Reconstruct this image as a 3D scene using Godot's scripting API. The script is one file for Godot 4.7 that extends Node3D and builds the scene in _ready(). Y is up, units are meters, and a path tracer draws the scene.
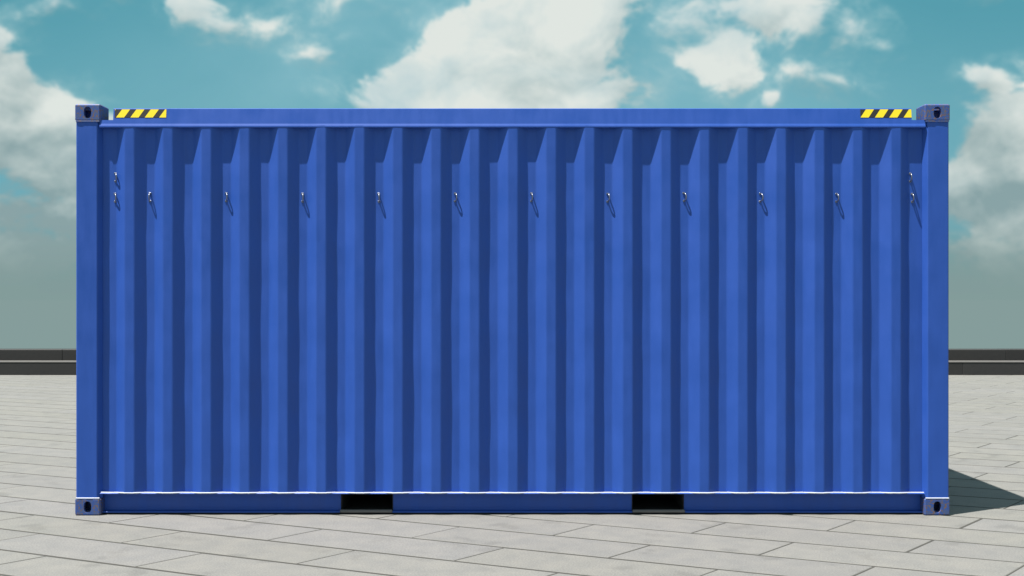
extends Node3D
# A blue steel shipping container on a paved terrace under a cloudy teal sky.
# World: x right, y up, z towards the camera. The container's long side stands in the plane z = 0.

const LENGTH := 6.058          # container
const HEIGHT := 2.849
const DEPTH := 2.438
const CAM := Vector3(-0.003, 1.492, 7.375)
const FOCAL := 1066.0          # in pixels of a 576 pixel high picture
const EXPOSURE := 2.0

var rng := RandomNumberGenerator.new()
var taken := {}
var M := {}

# ------------------------------------------------------------------ helpers
func lin(r: float, g: float, b: float) -> Color:
	return Color(r, g, b).linear_to_srgb()

func numbered(called: String) -> String:
	if not taken.has(called):
		taken[called] = 0
		return called
	taken[called] += 1
	return "%s_%03d" % [called, taken[called]]

func tag(o: Node, label: String, category: String, group := "") -> void:
	o.set_meta("label", label)
	o.set_meta("category", category)
	if group != "":
		o.set_meta("group", group)

func part(called: String, mesh: Mesh, mat: Material, parent: Node, at := Vector3.ZERO) -> MeshInstance3D:
	var o := MeshInstance3D.new()
	o.name = called
	o.mesh = mesh
	if mat:
		o.material_override = mat
	parent.add_child(o, true)
	o.position = at
	return o

func start() -> SurfaceTool:
	var st := SurfaceTool.new()
	st.begin(Mesh.PRIMITIVE_TRIANGLES)
	return st

func tri(st: SurfaceTool, a: Vector3, b: Vector3, c: Vector3, n: Vector3) -> void:
	# front faces run clockwise
	if (b - a).cross(c - a).dot(n) > 0.0:
		var t := b
		b = c
		c = t
	for p: Vector3 in [a, b, c]:
		st.set_normal(n)
		st.set_uv(Vector2(p.x + p.z, p.y))
		st.add_vertex(p)

func quad(st: SurfaceTool, a: Vector3, b: Vector3, c: Vector3, d: Vector3, n: Vector3) -> void:
	tri(st, a, b, c, n)
	tri(st, a, c, d, n)

# a box whose edges are cut off by c
func bevel_box(st: SurfaceTool, lo: Vector3, hi: Vector3, c: float, open := []) -> void:
	var m := (lo + hi) * 0.5
	var e := (hi - lo) * 0.5
	for ax in 3:
		var b := (ax + 1) % 3
		var d := (ax + 2) % 3
		for s: float in [-1.0, 1.0]:
			var n := Vector3.ZERO
			n[ax] = s
			if open.has(Vector3i(n)):
				continue
			var q: Array[Vector3] = []
			for k: Array in [[-1, -1], [1, -1], [1, 1], [-1, 1]]:
				var p := m
				p[ax] += s * e[ax]
				p[b] += k[0] * (e[b] - c)
				p[d] += k[1] * (e[d] - c)
				q.append(p)
			quad(st, q[0], q[1], q[2], q[3], n)
		for s1: float in [-1.0, 1.0]:
			for s2: float in [-1.0, 1.0]:
				var n := Vector3.ZERO
				n[b] = s1
				n[d] = s2
				n = n.normalized()
				var q: Array[Vector3] = []
				for k: Array in [[-1, 0], [1, 0], [1, 1], [-1, 1]]:
					var p := m
					p[ax] += k[0] * (e[ax] - c)
					p[b] += s1 * (e[b] - (c if k[1] == 0 else 0.0))
					p[d] += s2 * (e[d] - (0.0 if k[1] == 0 else c))
					q.append(p)
				quad(st, q[0], q[1], q[2], q[3], n)
	for sx: float in [-1.0, 1.0]:
		for sy: float in [-1.0, 1.0]:
			for sz: float in [-1.0, 1.0]:
				var s := Vector3(sx, sy, sz)
				var o := m + s * e
				tri(st, o - Vector3(0, sy, sz) * c, o - Vector3(sx, 0, sz) * c, o - Vector3(sx, sy, 0) * c, s.normalized())

func box_mesh(lo: Vector3, hi: Vector3, c := 0.004) -> ArrayMesh:
	var st := start()
	bevel_box(st, lo, hi, c)
	return st.commit()

# a closed outline of (z, y) points swept along x
func extrude_x(outline: PackedVector2Array, x0: float, x1: float) -> ArrayMesh:
	var st := start()
	var turn := -1.0 if Geometry2D.is_polygon_clockwise(outline) else 1.0
	for i in outline.size():
		var p := outline[i]
		var q := outline[(i + 1) % outline.size()]
		var t := (q - p).normalized()
		var n := Vector3(0, -t.x, t.y) * turn
		quad(st, Vector3(x0, p.y, p.x), Vector3(x1, p.y, p.x), Vector3(x1, q.y, q.x), Vector3(x0, q.y, q.x), n)
	var f := Geometry2D.triangulate_polygon(outline)
	for k in range(0, f.size(), 3):
		for x: float in [x0, x1]:
			var v: Array[Vector3] = []
			for j in 3:
				v.append(Vector3(x, outline[f[k + j]].y, outline[f[k + j]].x))
			tri(st, v[0], v[1], v[2], Vector3(signf(x - (x0 + x1) * 0.5), 0, 0))
	return st.commit()

# a closed outline of (x, z) points swept upwards
func extrude_y(outline: PackedVector2Array, y0: float, y1: float) -> ArrayMesh:
	var st := start()
	var turn := -1.0 if Geometry2D.is_polygon_clockwise(outline) else 1.0
	for i in outline.size():
		var p := outline[i]
		var q := outline[(i + 1) % outline.size()]
		var t := (q - p).normalized()
		quad(st, Vector3(p.x, y0, p.y), Vector3(q.x, y0, q.y), Vector3(q.x, y1, q.y), Vector3(p.x, y1, p.y), Vector3(t.y, 0, -t.x) * turn)
	var f := Geometry2D.triangulate_polygon(outline)
	for k in range(0, f.size(), 3):
		for y: float in [y0, y1]:
			tri(st, Vector3(outline[f[k]].x, y, outline[f[k]].y), Vector3(outline[f[k + 1]].x, y, outline[f[k + 1]].y), Vector3(outline[f[k + 2]].x, y, outline[f[k + 2]].y), Vector3(0, signf(y - (y0 + y1) * 0.5), 0))
	return st.commit()

# a round wire along a path
func tube(st: SurfaceTool, path: Array[Vector3], r: float, sides := 8) -> void:
	var rings: Array = []
	var up := Vector3(0.31, 0.2, 0.93).normalized()
	for i in path.size():
		var t := (path[mini(i + 1, path.size() - 1)] - path[maxi(i - 1, 0)]).normalized()
		var a := t.cross(up).normalized()
		var b := t.cross(a)
		var ring: Array = []
		for k in sides:
			var w := TAU * k / sides
			var n := a * cos(w) + b * sin(w)
			ring.append([path[i] + n * r, n])
		rings.append(ring)
	for i in path.size() - 1:
		for k in sides:
			var k2 := (k + 1) % sides
			var c: Array = [rings[i][k], rings[i + 1][k], rings[i + 1][k2], rings[i][k2]]
			var out: Vector3 = c[0][1] + c[2][1]
			for f: Array in [[0, 1, 2], [0, 2, 3]]:
				var p0: Vector3 = c[f[0]][0]
				var p1: Vector3 = c[f[1]][0]
				var p2: Vector3 = c[f[2]][0]
				var o: Array = f if (p1 - p0).cross(p2 - p0).dot(out) < 0.0 else [f[0], f[2], f[1]]
				for j: int in o:
					st.set_normal(c[j][1])
					st.set_uv(Vector2(float(i), float(k)))
					st.add_vertex(c[j][0])

func noise_image(size: int, frequency: float, octaves: int, seed_: int, kind := FastNoiseLite.TYPE_SIMPLEX_SMOOTH) -> Image:
	var n := FastNoiseLite.new()
	n.seed = seed_
	n.noise_type = kind
	n.frequency = frequency
	n.fractal_octaves = octaves
	n.fractal_gain = 0.55
	var im := n.get_seamless_image(size, size, false, false, 0.15, true)
	im.convert(Image.FORMAT_L8)
	return im

# ------------------------------------------------------------------ sky
var nz_a := FastNoiseLite.new()
var nz_b := FastNoiseLite.new()
var nz_c := FastNoiseLite.new()
var clouds: Array = []
const HAZE := Color(0.515, 0.612, 0.606)

func smooth(a: float, b: float, x: float) -> float:
	var t := clampf((x - a) / (b - a), 0.0, 1.0)
	return t * t * (3.0 - 2.0 * t)

# the colour of the air towards an azimuth (0 = north, -z; east positive) and a height, in degrees
func sky_color(az: float, el: float) -> Color:
	var ar := deg_to_rad(az)
	# noise is read on a cylinder so that it closes behind the viewer
	var p := Vector3(sin(ar), 0, cos(ar)) * 57.3
	p.y = el * 1.25
	var w := Vector3(nz_b.get_noise_3dv(p * 1.0), nz_b.get_noise_3dv(p + Vector3(71, 13, 5)), 0.0)
	var sum := 0.0
	var shade := 0.0
	var wisp := 0.0
	for c: Array in clouds:
		var dx: float = (wrapf(az - c[0], -180.0, 180.0) + w.x * 1.7) / c[2]
		if absf(dx) > 2.2:
			continue
		var dy: float = (el - c[1] + w.y * 1.3) / c[3]
		var s: float = (1.0 - sqrt(dx * dx + dy * dy)) * c[4]
		var e := exp(s * 5.0)
		sum += e
		shade += e * (clampf(-dy * 0.40 + 0.12 + dx * 0.10, 0.0, 0.7) + c[5])
		wisp += e * (1.0 - smooth(0.5, 1.0, c[4]))
	var f := -1.0
	if sum > 0.0:
		f = log(sum) / 5.0
		shade /= sum
		wisp /= sum
	# fields of cloud further round the sky
	var away := smooth(34.0, 60.0, absf(az)) + smooth(19.0, 30.0, el)
	f = maxf(f, minf(away, 1.0) * (nz_b.get_noise_3dv(p * 0.28 + Vector3(9, 4, 2)) * 1.3 + 0.12) - (1.0 - minf(away, 1.0)))
	var q := Vector3(p.x + w.x * 1.5, p.y * 1.15 + w.y * 1.5, p.z)
	var d := nz_a.get_noise_3dv(q)
	var fine := nz_c.get_noise_3dv(q)
	var puff := 0.35 - absf(nz_c.get_noise_3dv(q * 0.45 + Vector3(5, 2, 9))) * 1.6
	var body := f + d * (0.42 + 0.2 * wisp) + puff * 0.24 + fine * (0.15 + 0.12 * wisp)
	var low := 1.0 - smooth(-1.0, 5.5, el)
	var alpha := smooth(-0.10, lerpf(0.27, 0.75, wisp), body)
	alpha *= 0.96
	var thin := smooth(-0.55, 0.30, body) * 0.30 * (0.55 + d + fine * 0.6)
	alpha = maxf(alpha, thin)
	# clear air: teal above, paler below, greyer towards the horizon
	var air := Color(0.315, 0.600, 0.665).lerp(Color(0.430, 0.670, 0.725), 1.0 - smooth(6.0, 17.0, el))
	# brightening painted into the air mid view, standing in for vignette and glow
	var mid_glow := exp(-pow(az / 15.0, 2.0)) * smooth(4.0, 10.0, el) * (0.62 + nz_b.get_noise_3dv(p * 0.5) * 0.5 + d * 0.2)
	air = air.lerp(Color(0.660, 0.815, 0.855), clampf(mid_glow, 0.0, 1.0) * 1.0)
	air = air.lerp(Color(0.480, 0.585, 0.575), low)
	# cloud: cream crowns, blue-grey hollows
	var g := clampf(shade + 0.06 + nz_b.get_noise_3dv(q * 1.1 + Vector3(3, 31, 8)) * 0.80 - fine * 0.22 - d * 0.25, 0.0, 1.0)
	var cloud := Color(0.895, 0.912, 0.890).lerp(Color(0.700, 0.800, 0.825).lerp(Color(0.545, 0.640, 0.650), smooth(0.1, 0.6, shade)), g)
	cloud = cloud.lerp(Color(0.560, 0.640, 0.635), low * 0.55)
	var out := air.lerp(cloud, alpha)
	return out.lerp(HAZE, pow(1.0 - smooth(0.0, 4.2, el), 1.0))

func make_sky() -> ImageTexture:
	nz_a.seed = 11
	nz_a.noise_type = FastNoiseLite.TYPE_SIMPLEX_SMOOTH
	nz_a.frequency = 0.20
	nz_a.fractal_octaves = 5
	nz_a.fractal_gain = 0.52
	nz_b.seed = 5
	nz_b.noise_type = FastNoiseLite.TYPE_SIMPLEX_SMOOTH
	nz_b.frequency = 0.11
	nz_b.fractal_octaves = 3
	nz_c.seed = 23
	nz_c.noise_type = FastNoiseLite.TYPE_SIMPLEX_SMOOTH
	nz_c.frequency = 0.9
	nz_c.fractal_octaves = 4
	nz_c.fractal_gain = 0.6
	# azimuth, height, half width, half height (degrees), strength
	# and how grey its body is
	clouds = [
		[0.8, 14.4, 3.6, 3.4, 1.10, 0.16], [3.8, 15.0, 3.9, 3.2, 1.20, 0.02], [-1.8, 12.8, 3.0, 2.2, 1.05, 0.02], [-4.4, 11.4, 2.2, 1.6, 1.0, 0.0], [-6.0, 10.2, 2.4, 1.6, 1.0, 0.0], [1.6, 11.4, 4.4, 2.4, 1.15, 0.26], [-1.8, 9.8, 4.6, 2.2, 1.1, 0.04], [3.6, 10.2, 2.4, 2.4, 1.0, 0.02], [6.4, 15.8, 1.8, 1.4, 0.8, 0.1], [-8.2, 10.0, 1.6, 0.5, 0.6, 0.1],
		[-26.8, 12.0, 2.2, 1.8, 1.05, 0.22], [-25.0, 10.4, 2.4, 1.9, 1.10, 0.45], [-22.8, 9.4, 2.0, 1.4, 0.95, 0.25], [-21.0, 8.6, 1.6, 1.2, 0.9, 0.2], [-26.0, 8.0, 3.6, 2.0, 1.0, 0.55], [-22.6, 6.4, 3.0, 1.8, 0.95, 0.50], [-26.2, 4.0, 3.6, 1.5, 0.85, 0.60], [-22.4, 3.6, 2.6, 1.3, 0.85, 0.55], [-25.0, 1.8, 5.0, 1.2, 0.8, 0.75],
		[-16.4, 15.3, 1.7, 1.2, 0.95, 0.05], [-14.6, 14.6, 1.8, 0.8, 0.62, 0.1], [-12.4, 14.2, 1.6, 0.8, 0.55, 0.1], [-23.4, 14.0, 1.1, 0.8, 0.60, 0.2], [-24.0, 15.5, 1.4, 0.5, 0.65, 0.2], [-21.2, 15.4, 1.0, 0.5, 0.5, 0.2], [-9.6, 12.8, 1.3, 0.8, 0.55, 0.1], [-8.0, 15.4, 1.8, 0.7, 0.58, 0.1],
		[11.2, 12.4, 2.1, 1.5, 0.95, 0.08], [13.6, 14.7, 3.0, 1.5, 0.98, 0.10], [9.6, 14.0, 1.4, 1.2, 0.55, 0.1], [15.8, 13.7, 1.6, 1.2, 0.75, 0.1], [17.6, 13.4, 1.2, 0.9, 0.52, 0.1], [15.6, 11.4, 2.2, 0.7, 0.54, 0.1], [17.4, 10.8, 1.4, 0.5, 0.48, 0.1], [13.4, 10.2, 0.9, 0.5, 0.85, 0.0], [19.2, 12.9, 0.9, 0.5, 0.58, 0.1],
		[24.3, 10.7, 1.1, 0.7, 0.9, 0.18], [27.4, 10.2, 2.0, 1.6, 1.05, 0.22], [25.4, 8.4, 2.6, 1.9, 1.1, 0.42], [26.8, 6.6, 3.4, 2.0, 1.05, 0.52], [24.0, 5.4, 2.6, 1.7, 0.95, 0.45], [26.6, 3.8, 3.6, 1.5, 0.9, 0.55], [24.0, 2.6, 3.4, 1.2, 0.8, 0.60], [27.0, 1.4, 5.0, 1.0, 0.8, 0.75], [24.4, 15.2, 1.4, 0.6, 0.55, 0.3],
	]
	var big := Vector2i(4096, 2048)
	var im := Image.create(512, 256, false, Image.FORMAT_RGB8)
	for y in 256:
		var el := 90.0 - (y + 0.5) / 256.0 * 180.0
		for x in 512:
			var az := wrapf((x + 0.5) / 512.0 * 360.0, -180.0, 180.0)
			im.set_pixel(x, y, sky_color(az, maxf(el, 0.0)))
	im.resize(big.x, big.y, Image.INTERPOLATE_BILINEAR)
	# the same sky, finer, round north
	var per := 4096.0 / 360.0
	var half := int(36.0 * per)
	var top := int((90.0 - 21.0) * per)
	for y in range(top, 1024):
		var el := 90.0 - (y + 0.5) / per
		for k in range(-half, half):
			var az := (k + 0.5) / per
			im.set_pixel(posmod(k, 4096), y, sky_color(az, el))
	im.fill_rect(Rect2i(0, 1024, 4096, 1024), HAZE)
	return ImageTexture.create_from_image(im)

# ------------------------------------------------------------------ materials
func triplanar(m: StandardMaterial3D, metres: float, world := true) -> void:
	m.uv1_triplanar = true
	m.uv1_world_triplanar = world
	m.uv1_scale = Vector3.ONE / metres

func make_materials() -> void:
	# stone grain for the slabs: speckle, blotches, a few darker stains
	var speck := noise_image(1024, 0.22, 2, 3)
	var blotch := noise_image(1024, 0.012, 5, 8)
	var stain := noise_image(1024, 0.006, 4, 19)
	var im := Image.create(1024, 1024, false, Image.FORMAT_RGB8)
	for y in 1024:
		for x in 1024:
			var s := speck.get_pixel(x, y).r - 0.5
			var b := blotch.get_pixel(x, y).r - 0.5
			var t := stain.get_pixel(x, y).r
			var v := 0.92 + s * 0.22 + b * 0.09 - smooth(0.64, 0.9, t) * 0.07
			im.set_pixel(x, y, Color(v, v * (0.998 - b * 0.012), v * (0.985 - b * 0.03)))
	im.generate_mipmaps()
	var stone := ImageTexture.create_from_image(im)
	var relief := ImageTexture.create_from_image(speck)
	for k in 6:
		var m := StandardMaterial3D.new()
		var v: float = [1.0, 0.972, 1.02, 0.99, 0.96, 1.01][k]
		var c := Vector3(0.181, 0.179, 0.174) * v
		m.albedo_color = lin(c.x, c.y, c.z * [1.0, 1.01, 0.99, 0.98, 1.0, 1.02][k])
		m.albedo_texture = stone
		m.roughness = 0.86
		triplanar(m, 2.7 + 0.13 * k)
		M["slab%d" % k] = m
	var bed := StandardMaterial3D.new()
	bed.albedo_color = lin(0.052, 0.050, 0.045)
	bed.albedo_texture = stone
	bed.roughness = 1.0
	triplanar(bed, 1.3)
	M.bed = bed
	# dark granite of the parapet
	for k in 3:
		var g := StandardMaterial3D.new()
		var v: float = [1.0, 0.85, 1.15][k]
		g.albedo_color = lin(0.027 * v, 0.026 * v, 0.027 * v)
		g.albedo_texture = stone
		g.roughness = 0.7
		triplanar(g, 1.1)
		M["granite%d" % k] = g
	var tread := StandardMaterial3D.new()
	tread.albedo_color = lin(0.10, 0.096, 0.094)
	tread.albedo_texture = stone
	tread.roughness = 0.85
	triplanar(tread, 1.7)
	M.tread = tread
	# container paint: weathered blue with faint rolled-on unevenness and small pale chips
	var cloudy := noise_image(512, 0.010, 4, 41)
	var streak := noise_image(512, 0.05, 3, 43)
	var chip := noise_image(512, 0.16, 2, 47)
	var pim := Image.create(512, 512, false, Image.FORMAT_RGB8)
	var rim := Image.create(512, 512, false, Image.FORMAT_L8)
	for y in 512:
		for x in 512:
			var a := cloudy.get_pixel(x, y).r - 0.5
			var s := streak.get_pixel(x, y / 6).r - 0.5
			var v := 0.95 + a * 0.045 + s * 0.05
			var c := Color(v, v, v)
			var h := smooth(0.94, 0.975, chip.get_pixel(x, y).r)
			c = c.lerp(Color(1, 1, 1), h * 0.8)
			pim.set_pixel(x, y, c)
			rim.set_pixel(x, y, Color.from_hsv(0, 0, clampf(0.80 + a * 0.5 + s * 0.25, 0, 1)))
	pim.generate_mipmaps()
	var paint_tex := ImageTexture.create_from_image(pim)
	var rough_tex := ImageTexture.create_from_image(rim)
	var paint := StandardMaterial3D.new()
	paint.albedo_color = lin(0.0215, 0.085, 0.400)
	paint.albedo_texture = paint_tex
	paint.roughness = 0.62
	paint.roughness_texture = rough_tex
	paint.metallic_specular = 0.4
	triplanar(paint, 1.9)
	M.paint = paint
	# corner castings: the same paint rubbed down to grey primer and a little rust
	var wear := noise_image(256, 0.022, 5, 61)
	var rust := noise_image(256, 0.05, 4, 67)
	var cim := Image.create(256, 256, false, Image.FORMAT_RGB8)
	for y in 256:
		for x in 256:
			var w := smooth(0.47, 0.62, wear.get_pixel(x, y).r)
			var r := smooth(0.58, 0.74, rust.get_pixel(x, y).r)
			var c := lin(0.026, 0.070, 0.265).lerp(lin(0.085, 0.095, 0.150), w * 0.45)
			c = c.lerp(lin(0.16, 0.085, 0.055), r * 0.95)
			cim.set_pixel(x, y, c)
	cim.generate_mipmaps()
	var cast := StandardMaterial3D.new()
	cast.albedo_texture = ImageTexture.create_from_image(cim)
	cast.roughness = 0.6
	triplanar(cast, 0.32)
	M.cast = cast
	var bead := StandardMaterial3D.new()
	bead.albedo_color = lin(0.42, 0.45, 0.54)
	bead.roughness = 0.6
	M.bead = bead
	var zinc := StandardMaterial3D.new()
	zinc.albedo_color = lin(0.20, 0.22, 0.27)
	zinc.metallic = 0.85
	zinc.roughness = 0.32
	M.zinc = zinc
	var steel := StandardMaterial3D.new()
	steel.albedo_color = lin(0.028, 0.026, 0.025)  # darker than the metal itself: shade of the unlit fork pockets put into the colour
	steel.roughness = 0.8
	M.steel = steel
	var strap := StandardMaterial3D.new()
	strap.albedo_color = lin(0.10, 0.10, 0.105)
	strap.roughness = 0.6
	M.strap = strap
	var yellow := StandardMaterial3D.new()
	yellow.albedo_color = lin(0.80, 0.62, 0.010)
	yellow.roughness = 0.5
	M.yellow = yellow
	var black := StandardMaterial3D.new()
	black.albedo_color = lin(0.018, 0.016, 0.015)
	black.roughness = 0.5
	M.black = black

# ------------------------------------------------------------------ paving
const ROW_ANGLE := -23.7       # of the long joints, seen from above
const CROSS_ANGLE := 48.0      # of the short joints
const SLAB_LENGTH := 1.295
const ROW_PITCH := 0.442       # along the short joints
const EDGE_Z := -13.8          # the terrace ends at the parapet

func make_paving() -> void:
	var pave := Node3D.new()
	pave.name = "pavement"
	add_child(pave)
	pave.set_meta("kind", "structure")
	tag(pave, "pale grey paving of long slabs laid in half bond", "pavement")
	part("bedding", box_mesh(Vector3(-46, -0.16, EDGE_Z - 1.6), Vector3(46, -0.0014, 24)), M.bed, pave)
	var u := Vector3(cos(deg_to_rad(ROW_ANGLE)), 0, -sin(deg_to_rad(ROW_ANGLE)))
	var v := Vector3(cos(deg_to_rad(CROSS_ANGLE)), 0, -sin(deg_to_rad(CROSS_ANGLE)))
	var origin := Vector3(0, 0, CAM.z - 5.03)
	# one slab: a parallelogram with worn (bevelled) edges, its top at y = 0
	var gap := 0.025
	var e1 := u * (SLAB_LENGTH * 0.5 - 0.005)
	var e2 := v * (ROW_PITCH * 0.5 - gap * 0.5)
	var shapes: Array[ArrayMesh] = []
	var outlines: Array = []
	for k in 4:
		var cut := 0.004 + 0.001 * k
		var i1 := e1 - u * cut
		var i2 := e2 - v * cut
		var lower := PackedVector3Array([-e1 - e2, e1 - e2, e1 + e2, -e1 + e2])
		var upper := PackedVector3Array([-i1 - i2, i1 - i2, i1 + i2, -i1 + i2])
		outlines.append([lower, upper, cut * 0.7])
		var st := start()
		slab_faces(st, lower, upper, cut * 0.7, Transform3D.IDENTITY)
		shapes.append(st.commit())
	# every slab of the terrace
	var near: Array = []
	var rest: Array = []
	for r in range(-70, 80):
		for c in range(-52, 60):
			var p := origin + v * ((r + 0.5) * ROW_PITCH) + u * ((c + 0.5 * posmod(r, 2)) * SLAB_LENGTH - 0.37)
			if p.z < EDGE_Z - 0.7 or p.z > 22.0 or absf(p.x) > 42.0:
				continue
			rng.seed = hash(Vector2i(r, c))
			var lean := Basis(Vector3(1, 0, 0), rng.randfn(0, 0.0007)) * Basis(Vector3(0, 0, 1), rng.randfn(0, 0.0006)) * Basis(Vector3.UP, rng.randfn(0, 0.0009))
			var t := Transform3D(lean, p + Vector3(0, rng.randf_range(0.0, 0.0012), 0))
			var look := rng.randi() % 6
			var sort := rng.randi() % 4
			var depth := CAM.z - p.z
			var sx := 512.0 + FOCAL * p.x / maxf(depth, 0.1)
			var sy := 300.0 + FOCAL * CAM.y / maxf(depth, 0.1)
			var seen := depth > 4.9 and sx > -110 and sx < 1134 and sy < 610 and not (absf(p.x) < 2.9 and p.z < -0.3) and not (p.z < -2.8 and absf(sx - 512.0) < 395.0)
			(near if seen else rest).append([depth, t, look, sort])
	near.sort_custom(func(a, b): return a[0] < b[0])
	for i in near.size():
		var s: Array = near[i]
		if i < 298:
			var o := part("paving_slab", shapes[s[3]], M["slab%d" % s[2]], pave)
			o.transform = s[1]
		else:
			rest.append(s)
	var joined := ArrayMesh.new()
	for k in 6:
		var st := start()
		for s: Array in rest:
			if s[2] == k:
				slab_faces(st, outlines[s[3]][0], outlines[s[3]][1], outlines[s[3]][2], s[1])
		st.commit(joined)
		joined.surface_set_material(k, M["slab%d" % k])
	var far := part("farther_slabs", joined, null, pave)
	far.set_meta("kind", "stuff")

func slab_faces(st: SurfaceTool, lower: PackedVector3Array, upper: PackedVector3Array, cut: float, t: Transform3D) -> void:
	var top: Array[Vector3] = []
	var rim: Array[Vector3] = []
	var foot: Array[Vector3] = []
	for k in 4:
		top.append(t * upper[k])
		rim.append(t * (lower[k] - Vector3(0, cut, 0)))
		foot.append(t * (lower[k] - Vector3(0, 0.03, 0)))
	var mid := (top[0] + top[2]) * 0.5
	quad(st, top[0], top[1], top[2], top[3], t.basis.y)
	for k in 4:
		var j := (k + 1) % 4
		var n := (rim[j] - rim[k]).cross(Vector3.UP).normalized()
		if n.dot((rim[j] + rim[k]) * 0.5 - mid) < 0.0:
			n = -n
		quad(st, top[k], top[j], rim[j], rim[k], (n + Vector3.UP * 1.2).normalized())
		quad(st, rim[k], rim[j], foot[j], foot[k], n)

# ------------------------------------------------------------------ parapet
func make_parapet() -> void:
	var z := EDGE_Z
	var step := Node3D.new()
	step.name = "granite_step"
	add_child(step)
	step.position = Vector3(0, 0, z)
	tag(step, "long low step of dark granite with a pale top edge, along the far paving", "step")
	var wall := Node3D.new()
	wall.name = "granite_parapet"
	add_child(wall)
	wall.position = Vector3(0, 0, z - 0.51)
	tag(wall, "low dark granite parapet against the sky, just behind the pale edged step", "parapet")
	var kinds: Array[ArrayMesh] = []
	rng.seed = 77
	var w := 2.4
	for k in 3:
		kinds.append(box_mesh(Vector3(-w * 0.5 + 0.0012, 0.003, -0.44), Vector3(w * 0.5 - 0.0012, 0.246, 0), 0.006))
	var cope := box_mesh(Vector3(-w * 0.5 + 0.0012, 0.2465, -0.50), Vector3(w * 0.5 - 0.0012, 0.264, 0.003), 0.004)
	var tall := box_mesh(Vector3(-w * 0.5 + 0.0012, 0.003, -0.45), Vector3(w * 0.5 - 0.0012, 0.486, 0), 0.008)
	for i in range(-17, 18):
		var x := i * w + 0.55
		part("riser_block", kinds[posmod(i, 3)], M["granite%d" % (rng.randi() % 3)], step, Vector3(x, 0, rng.randf_range(-0.004, 0.0)))
		part("tread_slab", cope, M.tread, step, Vector3(x + 0.8, rng.randf_range(-0.001, 0.001), 0))
		part("wall_block", tall, M["granite%d" % (rng.randi() % 3)], wall, Vector3(x + 1.1, rng.randf_range(-0.003, 0.0), rng.randf_range(-0.004, 0.0)))

# ------------------------------------------------------------------ container
const FOLD := 0.2654           # pitch of the corrugation
const FOLD_AT := -0.5295       # middle of one outer rib
const RIB := 0.066             # flat outer rib
const RAMP := 0.069            # width of each slope
const SINK := 0.041            # depth of the corrugation
const OUTER := -0.004          # z of the outer ribs
const PANEL_LOW := 0.158
const PANEL_HIGH := 2.70

# the folded sheet seen from above: [point (x, z), normal] pairs with rounded bends
func fold_line(x0: float, x1: float, first: int, last: int) -> Array:
	var corners: Array[Vector2] = [Vector2(x0, OUTER - SINK)]
	for k in range(first, last + 1):
		var c := FOLD_AT + k * FOLD
		corners.append(Vector2(c - RIB * 0.5 - RAMP, OUTER - SINK))
		corners.append(Vector2(c - RIB * 0.5, OUTER))
		corners.append(Vector2(c + RIB * 0.5, OUTER))
		corners.append(Vector2(c + RIB * 0.5 + RAMP, OUTER - SINK))
	corners.append(Vector2(x1, OUTER - SINK))
	var line: Array = []
	for i in corners.size():
		var p := corners[i]
		if i == 0 or i == corners.size() - 1:
			line.append([p, Vector2(0, 1)])
			continue
		var a := (p - corners[i - 1]).normalized()
		var b := (corners[i + 1] - p).normalized()
		var cut := 0.0085
		for k in 5:
			var t := k / 4.0
			var s := (p - a * cut).lerp(p, t).lerp(p.lerp(p + b * cut, t), t)
			var d := a.lerp(b, t).normalized()
			line.append([s, Vector2(-d.y, d.x)])
	return line

func folded_sheet(line: Array, y0: float, y1: float, rows: int, dent: FastNoiseLite) -> ArrayMesh:
	var st := start()
	var grid: Array = []
	for r in rows + 1:
		var y := lerpf(y0, y1, float(r) / rows)
		var row: Array = []
		for e: Array in line:
			var p: Vector2 = e[0]
			var n: Vector2 = e[1]
			var s := dent.get_noise_2d(p.x * 100.0, y * 100.0)
			var q := p + n * s * 0.0030
			var up := (dent.get_noise_2d(p.x * 100.0, y * 100.0 + 4.0) - s) / 0.04 * 0.0030
			var side := (dent.get_noise_2d(p.x * 100.0 + 4.0, y * 100.0) - s) / 0.04 * 0.0030
			row.append([Vector3(q.x, y, q.y), Vector3(n.x - side, -up, n.y).normalized()])
		grid.append(row)
	for r in rows:
		for i in line.size() - 1:
			var c: Array = [grid[r][i], grid[r][i + 1], grid[r + 1][i + 1], grid[r + 1][i]]
			for j: int in [0, 2, 1, 0, 3, 2]:
				st.set_normal(c[j][1])
				st.set_uv(Vector2(c[j][0].x, c[j][0].y))
				st.add_vertex(c[j][0])
	return st.commit()

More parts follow.
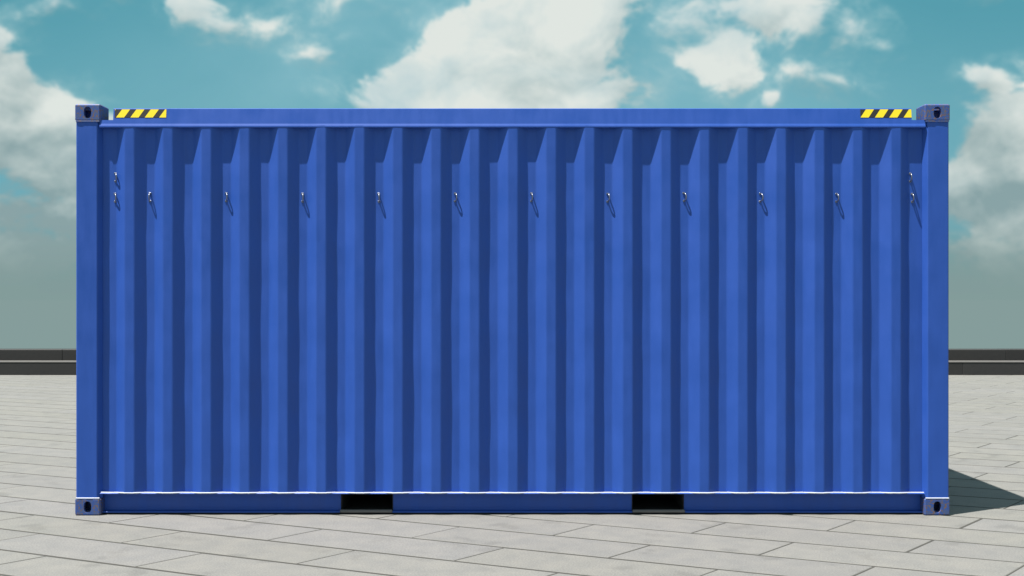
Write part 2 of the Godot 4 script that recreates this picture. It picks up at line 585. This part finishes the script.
# a hollow casting with an oblong hole in its outer side, its end and its top or bottom
func casting_mesh(sx: float, sy: float, sz: float) -> ArrayMesh:
	var st := start()
	var e := Vector3(0.089, 0.059, 0.081)
	var holes := {Vector3i(0, 0, int(sz)): [0.026, 0.040], Vector3i(int(sx), 0, 0): [0.026, 0.040], Vector3i(0, int(sy), 0): [0.056, 0.030]}
	var c := 0.009
	bevel_box(st, -e, e, c, holes.keys())
	var i := e - Vector3.ONE * 0.026
	for ax in 3:
		for s: float in [-1.0, 1.0]:
			var n := Vector3.ZERO
			n[ax] = s
			var b := 0 if ax != 0 else 2      # across
			var d := 1 if ax != 1 else 2      # along
			var key := Vector3i(n)
			if not holes.has(key):
				var q: Array[Vector3] = []
				for k: Array in [[-1, -1], [1, -1], [1, 1], [-1, 1]]:
					var p := n * i[ax]
					p[b] = k[0] * i[b]
					p[d] = k[1] * i[d]
					q.append(p)
				quad(st, q[0], q[1], q[2], q[3], -n)
				continue
			# the wall round the hole: outer face, inner face and the hole's own rim
			var hw: float = holes[key][0]
			var hh: float = holes[key][1]
			var angles: Array[float] = []
			for k in 28:
				angles.append(TAU * k / 28.0)
			for f: Array in [[e[b] - c, e[d] - c], [i[b], i[d]]]:
				var t0 := atan2(f[1], f[0])
				for t: float in [t0, PI - t0, PI + t0, TAU - t0]:
					angles.append(t)
			angles.sort()
			var rows: Array = []
			for t in angles:
				var cx := cos(t)
				var cy := sin(t)
				var row: Array[Vector3] = []
				for k in 4:
					var g := Vector2.ZERO
					if k == 0 or k == 3:
						var r := Vector2(e[b] - c, e[d] - c) if k == 0 else Vector2(i[b], i[d])
						g = Vector2(cx, cy) * minf(r.x / maxf(absf(cx), 1e-6), r.y / maxf(absf(cy), 1e-6))
					else:
						g = Vector2(cx, cy) / pow(pow(absf(cx) / hw, 2.6) + pow(absf(cy) / hh, 2.6), 1.0 / 2.6)
					var p := n * (e[ax] if k < 2 else i[ax])
					p[b] = g.x
					p[d] = g.y
					row.append(p)
				rows.append(row)
			for k in rows.size():
				var r0: Array[Vector3] = rows[k]
				var r1: Array[Vector3] = rows[(k + 1) % rows.size()]
				if r0[1].distance_to(r1[1]) < 1e-5:
					continue
				quad(st, r0[0], r1[0], r1[1], r0[1], n)
				var inward := -((r0[1] + r1[1]) * 0.5 - n * e[ax]).normalized()
				quad(st, r0[1], r1[1], r1[2], r0[2], inward)
				quad(st, r0[2], r1[2], r1[3], r0[3], -n)
	return st.commit()

func lashing_ring_mesh() -> ArrayMesh:
	# an eye of round bar standing out from the sheet, welded at both ends
	var st := start()
	var path: Array[Vector3] = []
	for k in 15:
		var t := PI * k / 14.0
		path.append(Vector3(0.006 * sin(t), 0.027 * cos(t), -0.003 + 0.034 * pow(sin(t), 0.75)))
	tube(st, path, 0.0046, 8)
	for s: float in [-1.0, 1.0]:
		bevel_box(st, Vector3(-0.009, s * 0.027 - 0.007, -0.002), Vector3(0.009, s * 0.027 + 0.007, 0.004), 0.002)
	return st.commit()

func sticker_mesh(width: float, height: float, first: float) -> ArrayMesh:
	# printed tape: yellow bars leaning right on black, as two layers of print
	var mesh := ArrayMesh.new()
	var st := start()
	bevel_box(st, Vector3(0, 0, 0.0), Vector3(width, height, 0.0012), 0.0004)
	st.commit(mesh)
	mesh.surface_set_material(0, M.black)
	st = start()
	var lean := height * 0.68
	var frame := PackedVector2Array([Vector2(0, 0), Vector2(width, 0), Vector2(width, height), Vector2(0, height)])
	for k in range(-1, 6):
		var x := first + k * 0.0995
		var bar := PackedVector2Array([Vector2(x, 0), Vector2(x + 0.056, 0), Vector2(x + 0.056 + lean, height), Vector2(x + lean, height)])
		for piece: PackedVector2Array in Geometry2D.intersect_polygons(bar, frame):
			var f := Geometry2D.triangulate_polygon(piece)
			for j in range(0, f.size(), 3):
				var a := piece[f[j]]
				var b := piece[f[j + 1]]
				var c := piece[f[j + 2]]
				tri(st, Vector3(a.x, a.y, 0.0016), Vector3(b.x, b.y, 0.0016), Vector3(c.x, c.y, 0.0016), Vector3(0, 0, 1))
	st.commit(mesh)
	mesh.surface_set_material(1, M.yellow)
	return mesh

func make_container() -> void:
	var box := Node3D.new()
	box.name = "shipping_container"
	add_child(box)
	tag(box, "blue corrugated steel shipping container standing on the pale paving", "container")
	var half := LENGTH * 0.5
	var dent := FastNoiseLite.new()
	dent.seed = 31
	dent.frequency = 0.011
	dent.fractal_octaves = 3
	# long sides (the second one is the same, turned round)
	for side in 2:
		var frame := Transform3D.IDENTITY if side == 0 else Transform3D(Basis(Vector3.UP, PI), Vector3(0, 0, -DEPTH))
		var pieces: Array[MeshInstance3D] = []
		var line := fold_line(-half + 0.176, half - 0.176, -8, 12)
		pieces.append(part("side_panel", folded_sheet(line, PANEL_LOW, PANEL_HIGH, 40, dent), M.paint, box))
		# top rail: a tube with a folded lip along its lower edge
		var tube_line := PackedVector2Array([Vector2(-0.066, 2.822), Vector2(-0.026, 2.822), Vector2(-0.021, 2.818), Vector2(-0.008, 2.712), Vector2(-0.066, 2.712)])
		var rail := part("top_rail", extrude_x(tube_line, -half + 0.262, half - 0.262), M.paint, box)
		pieces.append(rail)
		var lip := PackedVector2Array([Vector2(-0.060, 2.739), Vector2(-0.0102, 2.739), Vector2(-0.0072, 2.713), Vector2(-0.0020, 2.698), Vector2(-0.0015, 2.690), Vector2(-0.004, 2.686), Vector2(-0.060, 2.686)])
		part("rail_lip", extrude_x(lip, -half + 0.170, half - 0.170), M.paint, rail)
		if side == 0:
			part("hazard_sticker", sticker_mesh(0.357, 0.058, 0.010), null, rail, Vector3(-2.757, 2.7565, -0.0131)).rotation.x = -0.1220
			part("hazard_sticker", sticker_mesh(0.354, 0.058, 0.000), null, rail, Vector3(2.412, 2.7565, -0.0131)).rotation.x = -0.1220
		# bottom rail: top flange, recessed web with two fork pockets, small lower lip
		var flange := PackedVector2Array([Vector2(-0.110, 0.1545), Vector2(-0.010, 0.1545), Vector2(-0.007, 0.1515), Vector2(-0.007, 0.1485), Vector2(-0.110, 0.1485)])
		var low_rail := part("bottom_rail", extrude_x(flange, -half + 0.172, half - 0.172), M.paint, box)
		pieces.append(low_rail)
		var web := start()
		var cuts: Array[float] = [-half + 0.172, -1.200, -0.834, 0.834, 1.200, half - 0.172]
		for k in [0, 2, 4]:
			bevel_box(web, Vector3(cuts[k], 0.022, -0.086), Vector3(cuts[k + 1], 0.147, -0.080), 0.001)
			bevel_box(web, Vector3(cuts[k], 0.014, -0.110), Vector3(cuts[k + 1], 0.0215, -0.033), 0.0015)
		part("web", web.commit(), M.paint, low_rail)
		var bead := start()
		var seam: Array[Vector3] = []
		for i in line.size():
			var p: Vector2 = line[i][0]
			var n: Vector2 = line[i][1]
			rng.seed = 900 + i
			seam.append(Vector3(p.x, 0.1555 + rng.randf_range(-0.0006, 0.0010), -0.0035 + (p.y - OUTER) * 0.35 + rng.randf_range(-0.0008, 0.0008)))
		tube(bead, seam, 0.0056, 6)
		part("sealant_bead", bead.commit(), M.bead, low_rail)
		# lashing rings in every second hollow
		if side == 0:
			var ring := lashing_ring_mesh()
			var sheet := OUTER - SINK
			for m in range(-4, 6):
				rng.seed = 40 + m
				var o := part("lashing_ring", ring, M.zinc, box, Vector3(FOLD_AT + FOLD * (0.5 + 2.0 * m) - 0.002, 2.206 + rng.randf_range(-0.003, 0.003), sheet))
				o.rotation = Vector3(0, rng.randf_range(-0.12, 0.25), rng.randf_range(-0.05, 0.05))
			for p: Array in [[-2.762, 2.345], [-2.765, 2.203], [2.768, 2.345], [2.782, 2.203]]:
				var o := part("lashing_ring", ring, M.zinc, box, Vector3(p[0], p[1], sheet))
				o.rotation = Vector3(0, 0.3 if p[0] < 0 else -0.2, 0.03)
		for o in pieces:
			o.transform = frame * o.transform
	# fork pockets run right through under the floor
	for s: float in [-1.0, 1.0]:
		var st := start()
		var x0 := s * 1.017 - 0.180
		var x1 := s * 1.017 + 0.180
		bevel_box(st, Vector3(x0 - 0.003, 0.010, -DEPTH + 0.05), Vector3(x1 + 0.003, 0.016, -0.050), 0.001)
		bevel_box(st, Vector3(x0 - 0.003, 0.0165, -DEPTH + 0.05), Vector3(x0 + 0.003, 0.146, -0.0865), 0.001)
		bevel_box(st, Vector3(x1 - 0.003, 0.0165, -DEPTH + 0.05), Vector3(x1 + 0.003, 0.146, -0.0865), 0.001)
		bevel_box(st, Vector3(x0, 0.138, -DEPTH + 0.11), Vector3(x1, 0.1465, -0.1105), 0.001)
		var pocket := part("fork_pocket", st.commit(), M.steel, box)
		for z: float in [-0.040, -DEPTH + 0.040]:
			part("strap", box_mesh(Vector3(x0 - 0.002, 0.013, z - 0.009), Vector3(x1 + 0.002, 0.034, z + 0.009), 0.005), M.strap, pocket)
	# corner posts and castings
	for sx: float in [-1.0, 1.0]:
		for sz: float in [1.0, -1.0]:
			var zc := 0.0 if sz > 0 else -DEPTH
			var outline := PackedVector2Array()
			for p: Array in [[0.006, -0.014], [0.015, -0.005], [0.150, -0.005], [0.156, -0.009], [0.178, -0.042], [0.178, -0.060], [0.110, -0.128], [0.006, -0.128]]:
				outline.append(Vector2(sx * (half - p[0]), zc + sz * p[1]))
			var post := part("corner_post", extrude_y(outline, 0.1185, HEIGHT - 0.1185), M.paint, box)
			for sy: float in [-1.0, 1.0]:
				var at := Vector3(sx * (half - 0.089), HEIGHT - 0.059 if sy > 0 else 0.059, zc - sz * 0.081)
				part("corner_casting", casting_mesh(sx, sy, sz), M.cast, box, at)
				if sz > 0:
					# weld run between casting and post
					var weld := start()
					var path: Array[Vector3] = []
					for k in 13:
						rng.seed = 300 + k + int(sx * 20 + sy * 50)
						path.append(Vector3(sx * (half - 0.008) - sx * 0.0135 * k, 0.1195 if sy < 0 else HEIGHT - 0.1205, zc - 0.004 + rng.randf_range(-0.001, 0.001)))
					tube(weld, path, 0.0052, 6)
					part("weld_bead", weld.commit(), M.bead if sy < 0 else M.cast, post)
	# roof, floor, ends
	var roof := start()
	for k in 18:
		var x := -half + 0.264 + k * 0.3072
		bevel_box(roof, Vector3(x, 2.782, -DEPTH + 0.063), Vector3(x + 0.3068, 2.790 + 0.012 * (k % 2), -0.063), 0.003)
	part("roof", roof.commit(), M.paint, box)
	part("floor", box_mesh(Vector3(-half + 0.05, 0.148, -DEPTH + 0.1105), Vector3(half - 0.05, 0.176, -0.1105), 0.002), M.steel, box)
	for sx: float in [-1.0, 1.0]:
		var st := start()
		bevel_box(st, Vector3(-0.03, 0.118, -DEPTH + 0.129), Vector3(0.0, 2.71, -0.129), 0.003)
		bevel_box(st, Vector3(-0.06, 2.63, -DEPTH + 0.1295), Vector3(0.02, 2.724, -0.1295), 0.004)
		bevel_box(st, Vector3(-0.06, 0.02, -DEPTH + 0.163), Vector3(0.02, 0.117, -0.163), 0.004)
		for k in 9:
			var z := -0.25 - k * 0.24
			bevel_box(st, Vector3(0.0005, 0.2, z - 0.06), Vector3(0.025, 2.6, z + 0.06), 0.02)
		var o := part("end_wall", st.commit(), M.paint, box, Vector3(sx * (half - 0.05), 0, 0 if sx > 0 else -DEPTH))
		if sx < 0:
			o.rotation.y = PI

# ------------------------------------------------------------------ scene
func _ready() -> void:
	# camera: level, the lens shifted slightly so that eye height lies below the middle of the picture
	var cam := Camera3D.new()
	cam.name = "camera"
	cam.position = CAM
	cam.near = 0.1
	cam.far = 400.0
	cam.projection = Camera3D.PROJECTION_FRUSTUM
	cam.size = 0.1 * 576.0 / FOCAL
	cam.frustum_offset = Vector2(0, 0.1 * 12.0 / FOCAL)
	add_child(cam)
	cam.current = true
	# sky
	var env := Environment.new()
	env.background_mode = Environment.BG_SKY
	var sky := Sky.new()
	var pan := PanoramaSkyMaterial.new()
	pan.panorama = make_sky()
	sky.sky_material = pan
	env.sky = sky
	env.background_energy_multiplier = 1.0 / EXPOSURE
	env.tonemap_mode = Environment.TONE_MAPPER_LINEAR
	env.tonemap_exposure = EXPOSURE
	env.sdfgi_enabled = true
	env.ssao_enabled = true
	env.ssil_enabled = true
	var we := WorldEnvironment.new()
	we.name = "environment"
	we.environment = env
	add_child(we)
	# sun: high, from the left and a little in front of the container
	var sun := DirectionalLight3D.new()
	sun.name = "sun"
	sun.light_energy = 1.6
	sun.light_angular_distance = 0.5
	sun.light_color = Color(1.0, 0.98, 0.955)
	sun.shadow_enabled = true
	add_child(sun)
	sun.look_at_from_position(Vector3(0, 20, 0), Vector3(0, 20, 0) + Vector3(0.32, -1.0, -0.174), Vector3(0, 0, 1))
	make_materials()
	make_paving()
	make_parapet()
	make_container()
